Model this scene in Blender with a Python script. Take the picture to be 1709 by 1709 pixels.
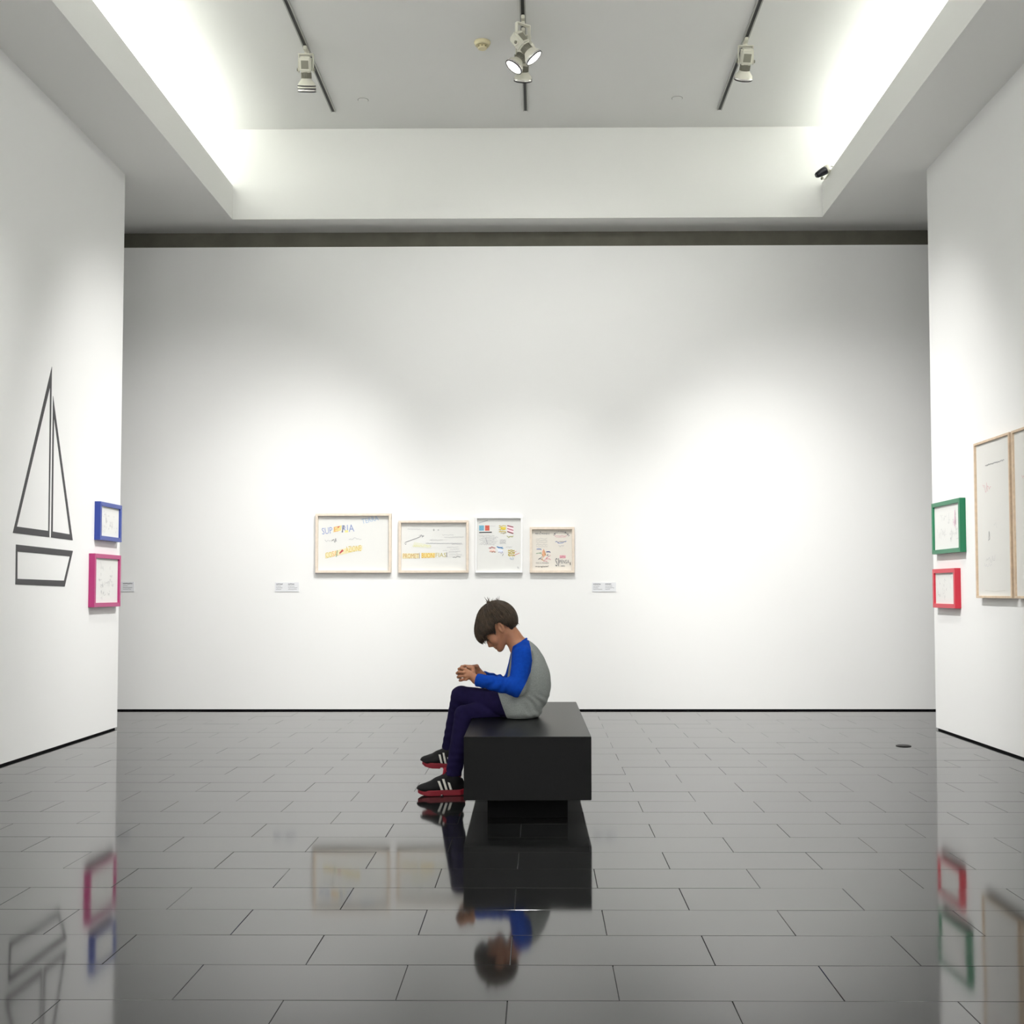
import bpy, bmesh, math, random
import numpy as np
from mathutils import Vector, Matrix

for o in list(bpy.data.objects): bpy.data.objects.remove(o)
SC = bpy.context.scene; COL = SC.collection
random.seed(7); RNG = np.random.default_rng(11)

# ------------------------------------------------------------------ camera
F_PX, PIT, YAW, ROLL, CX, CY, HC, RES = 1947.0, .0453, .0096, -.0011, 881.38, 899.13, 1.07, 1709.0
_f0 = Vector((-math.sin(YAW), math.cos(YAW), 0)); _r0 = Vector((math.cos(YAW), math.sin(YAW), 0)); _z = Vector((0, 0, 1))
FWD = math.cos(PIT)*_f0 + math.sin(PIT)*_z
_u0 = -math.sin(PIT)*_f0 + math.cos(PIT)*_z
RGT = math.cos(ROLL)*_r0 + math.sin(ROLL)*_u0
UPV = -math.sin(ROLL)*_r0 + math.cos(ROLL)*_u0
CAMLOC = Vector((0, 0, HC))
cd = bpy.data.cameras.new('camera'); cam = bpy.data.objects.new('camera', cd); COL.objects.link(cam)
cd.sensor_fit = 'HORIZONTAL'; cd.sensor_width = 36; cd.lens = F_PX/RES*36
cd.shift_x = (RES/2-CX)/RES; cd.shift_y = (CY-RES/2)/RES; cd.clip_end = 100
m = Matrix((RGT, UPV, -FWD)).transposed().to_4x4(); m.translation = CAMLOC
cam.matrix_world = m; SC.camera = cam

# room dimensions (metres; y runs away from the camera)
XL, XR, YL, YR = -3.3156, 3.0795, 9.18, 9.147
ZS, YP, ZP = 4.4144, 10.5577, 4.232         # soffit height, hung wall panel and its top
XFL, XFR, YF, ZF, ZC = -2.754, 2.535, 10.318, 4.722, 5.2374
TX = (-1.778, -.113, 1.5615); TY = 9.915       # three lighting tracks
YB = -5.0

# ------------------------------------------------------------------ world, exposure, lights
SC.view_settings.view_transform = 'Standard'; SC.view_settings.look = 'None'
SC.view_settings.gamma = 1; SC.view_settings.use_curve_mapping = False
SC.view_settings.exposure = 0.2
w = bpy.data.worlds.new('world'); SC.world = w; w.use_nodes = True
w.node_tree.nodes['Background'].inputs[0].default_value = (.9, .95, 1, 1)
w.node_tree.nodes['Background'].inputs[1].default_value = 0.0

def lamp(name, typ, loc, to, energy, color=(1, 1, 1), **kw):
    ld = bpy.data.lights.new(name, typ); ld.energy = energy; ld.color = color
    for k, v in kw.items(): setattr(ld, k, v)
    o = bpy.data.objects.new(name, ld); COL.objects.link(o); o.location = loc
    o.rotation_euler = (Vector(to)-Vector(loc)).to_track_quat('-Z', 'Y').to_euler()
    return o
COOL = (.96, 1.0, .985)
# strength of each group of lamps
LG = dict(A=.84, B=.95, C=.72, D=1.08, I=.42, F=.56, G=2.1, H=.26)
# fluorescent runs hidden on the two cove shelves
for x in (XFL-.40, XFR+.40):
    l = lamp('cove_lamp', 'AREA', (x, 2.6, ZF-.03), (x, 2.6, 9), 200*LG['A'], (.97, 1, .95), shape='RECTANGLE', size=.06, size_y=14.8)
    l.rotation_euler = (0, math.pi+math.copysign(.5, x), 0)
# unseen spots along the tracks; D, I, F and G added to brighten walls
ZL = ZC-.30
SPOTS = [('B', (TX[1], 8.05), (-.1, 10.5, -1.1), 400, 1.05), ('C', (TX[0], 8.05), (-2.2, 10.5, -1.3), 400, 1.15), ('C', (TX[2], 8.05), (2.1, 10.5, -1.3), 400, 1.15),
         ('D', (TX[1], 7.3), (-4.2, 10.5, -.2), 600, 1.05), ('D', (TX[1], 7.3), (4.0, 10.5, -.2), 600, 1.05),
         ('I', (TX[1], 6.0), (.15, 10.5, 2.1), 500, 1.15)]
for y in (5.6, 2.6, -.4): SPOTS += [('F', (TX[1], y), (-3.3, y+.3, -.2), 600, 1.4), ('F', (TX[1], y), (3.1, y+.3, -.2), 600, 1.4)]
for x in TX: SPOTS += [('G', (x, -1.5), (x*1.2, YB, 1.6), 600, 2.0)]  # added fill, bounced off the wall behind the camera
for g, a, b, e, s in SPOTS:
    if LG[g] > 0: lamp('unseen_spot', 'SPOT', (*a, ZL), b, e*LG[g], (1, .99, .97), spot_size=s, spot_blend=1.0, shadow_soft_size=.05)

# ------------------------------------------------------------------ helpers
def ray(px, py):
    return (FWD + RGT*((px-CX)/F_PX) + UPV*((CY-py)/F_PX))
def W(px, py, D):                       # point of the picture at distance y = D
    d = ray(px, py); return CAMLOC + d*(D/d.y)
def WX(px, py, x):                      # point of the picture on the plane x = const
    d = ray(px, py); return CAMLOC + d*(x/d.x)
def WZ(px, py, z):
    d = ray(px, py); return CAMLOC + d*((z-HC)/d.z)

MATS = {}
def lin(c):
    return tuple(((v/255)/12.92 if v/255 <= .04045 else ((v/255+.055)/1.055)**2.4) for v in c)
def mat(name, rgb, rough=.5, metal=0, spec=.5, noise=None, bump=None, emit=None, sheen=0):
    """rgb is sRGB 0-255; noise=(scale, amount) varies the value; bump=(scale, strength, distance)."""
    if name in MATS: return MATS[name]
    m = bpy.data.materials.new(name); m.use_nodes = True; nt = m.node_tree; b = nt.nodes['Principled BSDF']
    c = lin(rgb); b.inputs['Base Color'].default_value = (*c, 1)
    b.inputs['Roughness'].default_value = rough; b.inputs['Metallic'].default_value = metal
    b.inputs['Specular IOR Level'].default_value = spec
    if sheen: b.inputs['Sheen Weight'].default_value = sheen; b.inputs['Sheen Roughness'].default_value = .5
    tc = nt.nodes.new('ShaderNodeTexCoord')
    if noise:
        n = nt.nodes.new('ShaderNodeTexNoise'); n.inputs['Scale'].default_value = noise[0]; n.inputs['Detail'].default_value = 4
        nt.links.new(tc.outputs['Object'], n.inputs['Vector'])
        r = nt.nodes.new('ShaderNodeMapRange'); r.inputs['To Min'].default_value = 1-noise[1]; r.inputs['To Max'].default_value = 1+noise[1]
        r.inputs['From Min'].default_value = .3; r.inputs['From Max'].default_value = .7
        nt.links.new(n.outputs['Fac'], r.inputs['Value'])
        mx = nt.nodes.new('ShaderNodeVectorMath'); mx.operation = 'SCALE'; mx.inputs[0].default_value = c
        nt.links.new(r.outputs['Result'], mx.inputs['Scale']); nt.links.new(mx.outputs['Vector'], b.inputs['Base Color'])
    if bump:
        n = nt.nodes.new('ShaderNodeTexNoise'); n.inputs['Scale'].default_value = bump[0]; n.inputs['Detail'].default_value = 3
        nt.links.new(tc.outputs['Object'], n.inputs['Vector'])
        bp = nt.nodes.new('ShaderNodeBump'); bp.inputs['Strength'].default_value = bump[1]; bp.inputs['Distance'].default_value = bump[2]
        nt.links.new(n.outputs['Fac'], bp.inputs['Height']); nt.links.new(bp.outputs['Normal'], b.inputs['Normal'])
    if emit:
        b.inputs['Emission Color'].default_value = (*emit[0], 1); b.inputs['Emission Strength'].default_value = emit[1]
    MATS[name] = m; return m

def link(name, me, material, parent=None, smooth=False):
    o = bpy.data.objects.new(name, me); COL.objects.link(o)
    if material:
        for mm in (material if isinstance(material, (list, tuple)) else [material]): me.materials.append(mm)
    if smooth: me.polygons.foreach_set('use_smooth', [True]*len(me.polygons))
    if parent is not None: o.parent = parent
    return o
def from_bm(name, bm, material, parent=None, smooth=False, origin=None):
    if origin is not None: bmesh.ops.translate(bm, verts=bm.verts, vec=-Vector(origin))
    me = bpy.data.meshes.new(name); bm.normal_update(); bm.to_mesh(me); bm.free()
    o = link(name, me, material, parent, smooth)
    if origin is not None: o.location = origin
    return o
def tag(o, label, cat, group=None):
    o['label'] = label; o['category'] = cat
    if group: o['group'] = group
    return o
def struct(o): o['kind'] = 'structure'; return o
def empty(name, loc, label, cat, group=None):
    o = bpy.data.objects.new(name, None); COL.objects.link(o); o.location = loc; o.empty_display_size = .05
    return tag(o, label, cat, group)
def add_box(bm, x0, x1, y0, y1, z0, z1, M=None, mi=0):
    vs = [bm.verts.new(Vector(p)) for p in ((x0,y0,z0),(x1,y0,z0),(x1,y1,z0),(x0,y1,z0),(x0,y0,z1),(x1,y0,z1),(x1,y1,z1),(x0,y1,z1))]
    if M is not None:
        for v in vs: v.co = M @ v.co
    for q in ((3,2,1,0),(4,5,6,7),(0,1,5,4),(1,2,6,5),(2,3,7,6),(3,0,4,7)):
        f = bm.faces.new([vs[i] for i in q]); f.material_index = mi
    return vs
def add_lathe(bm, prof, M=None, seg=24, mi=0, cap=True):
    """prof: list of (radius, height) along local z."""
    rings = []
    for r, h in prof:
        ring = []
        for k in range(seg):
            a = 2*math.pi*k/seg; p = Vector((r*math.cos(a), r*math.sin(a), h)); ring.append(bm.verts.new(M @ p if M is not None else p))
        rings.append(ring)
    for a, b in zip(rings, rings[1:]):
        for k in range(seg):
            f = bm.faces.new((a[k], a[(k+1) % seg], b[(k+1) % seg], b[k])); f.material_index = mi; f.smooth = True
    if cap:
        f = bm.faces.new(list(reversed(rings[0]))); f.material_index = mi
        f = bm.faces.new(rings[-1]); f.material_index = mi
def add_tube(bm, pts, rads, seg=8, mi=0, flat=1.0):
    pts = [Vector(p) for p in pts]; rings = []; n = len(pts)
    if not isinstance(rads, (list, tuple)): rads = [rads]*n
    ref = None
    for i, p in enumerate(pts):
        t = (pts[min(i+1, n-1)]-pts[max(i-1, 0)]).normalized()
        if ref is None: ref = t.orthogonal().normalized()
        ref = (ref - t*ref.dot(t)).normalized(); b = t.cross(ref)
        rings.append([bm.verts.new(p + ref*(rads[i]*math.cos(2*math.pi*k/seg)) + b*(rads[i]*flat*math.sin(2*math.pi*k/seg))) for k in range(seg)])
    for a, b in zip(rings, rings[1:]):
        for k in range(seg):
            f = bm.faces.new((a[k], a[(k+1) % seg], b[(k+1) % seg], b[k])); f.material_index = mi; f.smooth = True
    f = bm.faces.new(list(reversed(rings[0]))); f.material_index = mi
    f = bm.faces.new(rings[-1]); f.material_index = mi
def boxobj(name, material, x0, x1, y0, y1, z0, z1, parent=None, bevel=0, origin=None):
    bm = bmesh.new(); add_box(bm, x0, x1, y0, y1, z0, z1)
    if bevel: bmesh.ops.bevel(bm, geom=bm.edges[:], offset=bevel, segments=2, affect='EDGES')
    return from_bm(name, bm, material, parent, origin=origin)

# ------------------------------------------------------------------ materials
M_wall = mat('wall_paint', (238, 238, 237), .85, spec=.25, bump=(900, .04, .0008))
M_soffit = mat('soffit_paint', (240, 240, 237), .9, spec=.2, bump=(900, .04, .0008))
M_ceil = mat('ceiling_paint', (238, 238, 235), .9, spec=.2, bump=(900, .04, .0008))
M_recess_shade = mat('recess_shade_tone', (112, 110, 100), .95, spec=.1, noise=(6, .1))  # darkened base colour carries the shade of the recess
M_gap = mat('black_shadow_gap', (14, 14, 18), .8, spec=.2)
M_grout = mat('grout', (70, 70, 70), .75, spec=.3)
def tile_material():
    m = bpy.data.materials.new('polished_stone_tile'); m.use_nodes = True; nt = m.node_tree; b = nt.nodes['Principled BSDF']; L = nt.links.new
    tc = nt.nodes.new('ShaderNodeTexCoord'); oi = nt.nodes.new('ShaderNodeObjectInfo')
    n1 = nt.nodes.new('ShaderNodeTexNoise'); n1.inputs['Scale'].default_value = 260; n1.inputs['Detail'].default_value = 3
    geo = nt.nodes.new('ShaderNodeNewGeometry'); L(geo.outputs['Position'], n1.inputs['Vector'])
    n2 = nt.nodes.new('ShaderNodeTexNoise'); n2.inputs['Scale'].default_value = 3; n2.inputs['Detail'].default_value = 4; L(geo.outputs['Position'], n2.inputs['Vector'])
    cr = nt.nodes.new('ShaderNodeMapRange'); cr.inputs['From Min'].default_value = .3; cr.inputs['From Max'].default_value = .7
    cr.inputs['To Min'].default_value = .75; cr.inputs['To Max'].default_value = 1.25; L(n1.outputs['Fac'], cr.inputs['Value'])
    rr = nt.nodes.new('ShaderNodeMapRange'); rr.inputs['To Min'].default_value = .82; rr.inputs['To Max'].default_value = 1.2; L(oi.outputs['Random'], rr.inputs['Value'])
    mu = nt.nodes.new('ShaderNodeMath'); mu.operation = 'MULTIPLY'; L(cr.outputs['Result'], mu.inputs[0]); L(rr.outputs['Result'], mu.inputs[1])
    sc = nt.nodes.new('ShaderNodeVectorMath'); sc.operation = 'SCALE'; sc.inputs[0].default_value = (.013, .0135, .0135); L(mu.outputs[0], sc.inputs['Scale'])
    L(sc.outputs['Vector'], b.inputs['Base Color'])
    r2 = nt.nodes.new('ShaderNodeMapRange'); r2.inputs['From Min'].default_value = .3; r2.inputs['From Max'].default_value = .7
    r2.inputs['To Min'].default_value = .05; r2.inputs['To Max'].default_value = .08; L(n2.outputs['Fac'], r2.inputs['Value'])
    L(r2.outputs['Result'], b.inputs['Roughness'])
    b.inputs['IOR'].default_value = 1.66; b.inputs['Specular IOR Level'].default_value = .5
    return m
M_tile = tile_material()

# ------------------------------------------------------------------ the room
floor = struct(boxobj('floor', M_grout, -6.2, 6.2, YB-.2, 11.2, -.15, -.004))
TL, TW, TY0, TX0, GAP = .5877, .2905, 3.106, .2085, .0018
tile_cache = {}
def tile_mesh(w_, d_):
    key = (round(w_, 4), round(d_, 4))
    if key in tile_cache: return tile_cache[key]
    bm = bmesh.new(); hw, hd, c = w_/2, d_/2, .0008
    lo = [bm.verts.new((sx*hw, sy*hd, -.01)) for sx, sy in ((-1,-1),(1,-1),(1,1),(-1,1))]
    mi = [bm.verts.new((sx*hw, sy*hd, -c)) for sx, sy in ((-1,-1),(1,-1),(1,1),(-1,1))]
    hi = [bm.verts.new((sx*(hw-c), sy*(hd-c), 0)) for sx, sy in ((-1,-1),(1,-1),(1,1),(-1,1))]
    for a, b in ((lo, mi), (mi, hi)):
        for k in range(4): bm.faces.new((a[k], a[(k+1) % 4], b[(k+1) % 4], b[k]))
    bm.faces.new(hi)
    me = bpy.data.meshes.new('floor_tile'); bm.normal_update(); bm.to_mesh(me); bm.free(); me.materials.append(M_tile)
    tile_cache[key] = me; return me
rest = bmesh.new()
for k in range(-29, 27):
    y0 = TY0+k*TW; y1 = y0+TW
    if y1 > 10.9: y1 = 10.9
    if y1-y0 < .02: continue
    ph = TX0 if k % 2 == 0 else TX0-TL/2
    for j in range(-11, 11):
        x0 = ph+j*TL; x1 = x0+TL
        cx_, cy_ = (x0+x1)/2, (y0+y1)/2
        inside = -1 <= k <= 16 and x1 > max(XL, -.468*y1-.05) and x0 < min(XR, .42*y1+.05)
        if inside:
            o = bpy.data.objects.new('tile', tile_mesh(TL-GAP, TW-GAP)); COL.objects.link(o); o.parent = floor
            o.location = (cx_, cy_, random.uniform(-.0003, .0003))
            o.rotation_euler = (random.gauss(0, .0007), random.gauss(0, .0004), 0)
        elif abs(cx_) < 6.0:
            vs = add_box(rest, x0+GAP/2, x1-GAP/2, y0+GAP/2, y1-GAP/2, -.01, random.uniform(-.0003, .0003))
rt = from_bm('tile_field', rest, M_tile, floor); rt['kind'] = 'stuff'

# side walls float a little above the floor over a black recessed skirting
struct(boxobj('wall_left', M_wall, -6.0, XL, YB, YL, .013, ZS))
struct(boxobj('wall_right', M_wall, XR, 6.0, YB, YR, .013, ZS))
struct(boxobj('baseboard_left', M_gap, -5.99, XL-.012, YB, YL-.012, -.003, .013))
struct(boxobj('baseboard_right', M_gap, XR+.012, 5.99, YB, YR-.012, -.003, .013))
struct(boxobj('wall_back', M_wall, -6.0, 6.0, YP, YP+.10, .013, ZP))
struct(boxobj('baseboard_back', M_gap, -6.0, 6.0, YP+.012, YP+.09, -.003, .013))
struct(boxobj('trim_1', M_recess_shade, -6.0, 6.0, YP+.16, YP+.3, 0, ZS+.1))      # strip behind the hung panel, its gap shade put into the colour
struct(boxobj('wall_front', M_wall, -6.0, 6.0, YB-.1, YB, 0, ZC))
struct(boxobj('wall_west', M_wall, -6.1, -6.0, YB, YP+.3, 0, ZC))
struct(boxobj('wall_east', M_wall, 6.0, 6.1, YB, YP+.3, 0, ZC))
# ceiling, with a sunken light cove round a central field
struct(boxobj('ceiling', M_ceil, -6.1, 6.1, YB-.1, YP+.3, ZC, ZC+.1))
LIP = .045; CW = 1.15
def cove(name, xf, s):
    bm = bmesh.new(); xo = xf+s*CW
    add_box(bm, min(xf, s*6), max(xf, s*6), YB, YP+.16, ZS, ZS+.06)                    # soffit
    add_box(bm, min(xf, xf+s*LIP), max(xf, xf+s*LIP), YB, YF, ZS+.06, ZF)              # lip
    add_box(bm, min(xo, xo+s*.06), max(xo, xo+s*.06), YB, YF, ZS+.06, ZC)              # back of the cove
    return struct(from_bm(name, bm, M_soffit))
cove('trim_2', XFL, -1); cove('trim_3', XFR, 1)
bm = bmesh.new(); add_box(bm, XFL, XFR, YF, YF+.06, ZS, ZC); add_box(bm, XFL-CW, XFL, YF, YF+.06, ZS+.06, ZC); add_box(bm, XFR, XFR+CW, YF, YF+.06, ZS+.06, ZC); add_box(bm, XFL, XFR, YF+.06, YP+.16, ZS, ZS+.06)
struct(from_bm('trim_4', bm, M_soffit))

# ------------------------------------------------------------------ bench
M_bench = mat('bench_laminate', (8, 9, 10), .32, spec=.12, noise=(40, .12), bump=(300, .05, .0006))
M_plinth = mat('bench_plinth', (6, 6, 7), .7, spec=.08)
bl = empty('gallery_bench', (-.064, 6.30, 0), 'black rectangular box bench the boy sits on, raised on a recessed plinth', 'bench')
bl.rotation_euler.z = math.radians(.55)
bm = bmesh.new(); add_box(bm, -.296, .296, -.856, .856, .105, .398); bmesh.ops.bevel(bm, geom=bm.edges[:], offset=.0025, segments=2, affect='EDGES')
from_bm('seat_box', bm, M_bench, bl)
bm = bmesh.new(); add_box(bm, -.19, .19, -.72, .72, .0005, .106); from_bm('plinth', bm, M_plinth, bl)

# ------------------------------------------------------------------ floor socket
p = WZ(1508, 1245, 0)
fs = empty('floor_socket', (p.x, p.y, .0005), 'small round dark metal cover set in the floor near the right wall', 'floor socket')
bm = bmesh.new(); add_lathe(bm, [(.052, 0), (.052, .003), (.048, .005)], seg=28); from_bm('ring', bm, mat('socket_ring', (38, 38, 38), .4, metal=.6), fs)
bm = bmesh.new(); add_lathe(bm, [(.040, .005), (.040, .0065), (.038, .007)], seg=28); from_bm('cap', bm, mat('socket_cap', (20, 20, 20), .5), fs)

# ------------------------------------------------------------------ text and strokes for drawings
def text_polys(s, size=1.0):
    cu = bpy.data.curves.new('t', 'FONT'); cu.body = s; cu.size = size; cu.resolution_u = 2
    o = bpy.data.objects.new('t', cu); COL.objects.link(o)
    dg = bpy.context.evaluated_depsgraph_get(); me = bpy.data.meshes.new_from_object(o.evaluated_get(dg))
    vs = [v.co.copy() for v in me.vertices]; fs = [list(p.vertices) for p in me.polygons]
    bpy.data.objects.remove(o); bpy.data.curves.remove(cu); bpy.data.meshes.remove(me)
    return vs, fs
class Ink:
    """flat marks on a sheet: unit square coordinates (0..1 across, 0..1 up), collected into one mesh"""
    def __init__(s, wd, ht): s.bm = bmesh.new(); s.w = wd; s.h = ht; s.mats = []; s.k = 0
    def mi(s, rgb):
        m = mat('ink_%02x%02x%02x' % rgb, rgb, .8, spec=.1)
        if m not in s.mats: s.mats.append(m)
        s.k += 1
        return s.mats.index(m)
    def poly(s, pts, rgb):
        i = s.mi(rgb); z = .0006+.000012*s.k
        f = s.bm.faces.new([s.bm.verts.new(((u-.5)*s.w, (v-.5)*s.h, z)) for u, v in pts]); f.material_index = i
        f.normal_update()
        if f.normal.z < 0: f.normal_flip()
    def line(s, pts, wd, rgb):
        i = s.mi(rgb); z = .0006+.000012*s.k; P = [Vector(((u-.5)*s.w, (v-.5)*s.h)) for u, v in pts]
        for a, b in zip(P, P[1:]):
            d = b-a
            if d.length < 1e-6: continue
            n = Vector((-d.y, d.x)).normalized()*wd/2
            f = s.bm.faces.new([s.bm.verts.new((q.x, q.y, z)) for q in (a-n, b-n, b+n, a+n)]); f.material_index = i
    def text(s, t, u, v, width, height, rgb, ang=0, bold=0):
        vs, fs = text_polys(t); i = s.mi(rgb); z = .0006+.000012*s.k
        x1 = max(p.x for p in vs); x0 = min(p.x for p in vs); y1 = max(p.y for p in vs); y0 = min(p.y for p in vs)
        ca, sa = math.cos(ang), math.sin(ang); nv = []
        for p in vs:
            X = (p.x-x0)/(x1-x0)*width*s.w; Y = (p.y-y0)/(max(y1-y0, 1e-6))*height*s.h
            nv.append(s.bm.verts.new(((u-.5)*s.w+X*ca-Y*sa, (v-.5)*s.h+X*sa+Y*ca, z)))
        for q in fs:
            try: s.bm.faces.new([nv[a] for a in q]).material_index = i
            except ValueError: pass
    def scribble(s, u, v, du, dv, n, wd, rgb, seed=0):
        r = random.Random(seed); pts = [(u+du*k/n, v+dv*(r.random()-.5)) for k in range(n+1)]; s.line(pts, wd, rgb)
    def done(s, name, parent):
        o = from_bm(name, s.bm, s.mats, parent); o['kind'] = 'stuff'; return o      # pen strokes too fine to pick apart

# ------------------------------------------------------------------ picture frames
def frame(name, centre, nrm, wd, ht, rail, depth, material, label, group, draw, sheet=(226, 226, 223), mount=0, recess=.012):
    """hangs on a wall: centre is on the wall surface, nrm points into the room"""
    root = empty(name, centre, label, 'picture', group)
    n = Vector(nrm); u = Vector((0, 0, 1)).cross(n).normalized()
    root.rotation_euler = Matrix((u, Vector((0, 0, 1)), n)).transposed().to_euler()
    o = [(-wd/2, -ht/2), (wd/2, -ht/2), (wd/2, ht/2), (-wd/2, ht/2)]; q = [(a-math.copysign(rail, a), b-math.copysign(rail, b)) for a, b in o]
    for k in range(4):
        a, b, c, d = o[k], o[(k+1) % 4], q[(k+1) % 4], q[k]
        bm = bmesh.new(); lo = [bm.verts.new((*p, .001)) for p in (a, b, c, d)]; hi = [bm.verts.new((*p, depth)) for p in (a, b, c, d)]
        bm.faces.new(lo[::-1]); bm.faces.new(hi)
        for i in range(4): bm.faces.new((lo[i], lo[(i+1) % 4], hi[(i+1) % 4], hi[i]))
        bmesh.ops.bevel(bm, geom=[e for e in bm.edges if all(abs(v.co.z-depth) < 1e-6 for v in e.verts)][:], offset=min(.0012, rail*.2), segments=1, affect='EDGES')
        from_bm('rail', bm, material, root)
    zi = depth-recess
    bm = bmesh.new(); add_box(bm, -wd/2+rail*.9, wd/2-rail*.9, -ht/2+rail*.9, ht/2-rail*.9, .003, zi-.002)
    from_bm('mount_board', bm, mat('mount_board', (243, 242, 238), .9, spec=.1), root)
    sw, sh = wd-2*rail-2*mount, ht-2*rail-2*mount
    bm = bmesh.new(); N = 10; g = [[None]*(N+1) for _ in range(N+1)]
    rr = random.Random(hash(round(centre[0]*1000+centre[2]*77)))
    a1, a2 = rr.uniform(0, 6), rr.uniform(0, 6)
    for i in range(N+1):
        for j in range(N+1):
            U, V = i/N-.5, j/N-.5
            zz = .0004+.0012*abs(V)**2*4*(.5+.5*math.sin(a1+U*7))*.5
            g[i][j] = bm.verts.new((U*sw, V*sh, zi-.002+zz*.6))
    for i in range(N):
        for j in range(N): bm.faces.new((g[i][j], g[i+1][j], g[i+1][j+1], g[i][j+1])).smooth = True
    s = from_bm('drawing_sheet', bm, mat('paper_%d_%d_%d' % sheet, sheet, .85, spec=.15), root)
    ink = Ink(sw, sh); draw(ink); d = ink.done('drawing', s); d.location.z = zi-.0012
    return root

M_wood = mat('pale_maple_frame', (226, 212, 196), .55, noise=(30, .06))
M_wood2 = mat('oak_strip_frame', (212, 190, 164), .55, noise=(30, .1))
M_white = mat('white_lacquer_frame', (244, 244, 244), .4)
M_blue = mat('blue_lacquer_frame', (42, 66, 150), .3)
M_pink = mat('magenta_lacquer_frame', (176, 44, 112), .3)
M_green = mat('green_lacquer_frame', (14, 118, 78), .3)
M_red = mat('red_lacquer_frame', (202, 40, 62), .3)
YEL, BLU, GRY, DGR, RED, PNK, ORG, GRN, LBL, BLK = (214, 190, 110), (146, 160, 202), (178, 178, 182), (122, 122, 126), (190, 84, 90), (216, 160, 168), (222, 170, 120), (136, 166, 136), (170, 192, 218), (44, 46, 50)
def draw1(k):
    k.text('SUP', .055, .66, .15, .12, BLU, .12); k.poly([(.21,.70),(.32,.735),(.33,.83),(.22,.80)], (232, 214, 150)); k.poly([(.26,.80),(.31,.82),(.28,.78)], RED)
    k.text('E', .225, .71, .06, .09, ORG, .12); k.text('RIA', .34, .70, .17, .13, BLU, .08); k.line([(.335,.70),(.36,.83)], .008, DGR)
    k.poly([(.37,.70),(.42,.70),(.42,.74),(.38,.74)], (240, 226, 150))
    k.text('TERRA', .62, .855, .24, .09, LBL, .22)
    k.scribble(.09, .545, .09, .03, 9, .003, GRY, 2); k.scribble(.19, .56, .07, .09, 9, .004, DGR, 3); k.scribble(.43, .585, .18, .04, 14, .003, GRY, 4)
    k.poly([(.10,.22),(.36,.30),(.62,.38),(.62,.46),(.36,.40),(.10,.32)], (228, 218, 178)); k.text('CO', .11, .23, .09, .10, YEL, .15); k.text('SA', .20, .255, .08, .10, ORG, .12)
    k.line([(.255,.25),(.27,.37)], .008, GRN); k.poly([(.30,.30),(.36,.36),(.34,.39),(.30,.33)], RED); k.text('AZIONE', .39, .33, .22, .11, YEL, .10)
def draw2(k):
    k.scribble(.10, .87, .20, .02, 24, .002, GRY, 1); k.text('0', .49, .83, .02, .045, BLK); k.text('o', .56, .835, .02, .03, DGR)
    k.line([(.06,.59),(.24,.68),(.29,.71),(.31,.75),(.33,.71),(.35,.73)], .005, DGR); k.scribble(.27, .72, .07, .06, 8, .004, GRY, 5); k.scribble(.05, .56, .03, .03, 4, .003, DGR, 2)
    for v, u, l in ((.745,.63,.17),(.70,.66,.30),(.64,.44,.20),(.57,.38,.55),(.55,.78,.16),(.49,.70,.18),(.45,.75,.14),(.42,.64,.07),(.40,.73,.18),(.37,.72,.15),(.33,.73,.20)):
        k.scribble(u, v, l, .018, int(l*150), .0022, GRY if v != .57 else (130, 132, 150), int(v*100))
    k.poly([(.17,.50),(.45,.47),(.46,.53),(.20,.60)], (224, 224, 206)); k.scribble(.18, .52, .28, .05, 30, .003, (224, 224, 160), 9)
    k.poly([(.02,.25),(.28,.26),(.28,.36),(.02,.36)], (228, 218, 180)); k.poly([(.31,.26),(.52,.27),(.52,.37),(.31,.37)], (230, 214, 150))
    k.text('PROMETI', .03, .255, .25, .10, (190, 150, 90)); k.text('BUONI', .315, .265, .20, .10, (214, 160, 60)); k.text('FIAS', .53, .28, .16, .09, (190, 180, 110)); k.line([(.70,.28),(.70,.38)], .006, DGR)
    k.line([(.28,.25),(.28,.37)], .004, DGR); k.scribble(.79, .285, .12, .03, 10, .004, DGR, 4)
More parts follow.
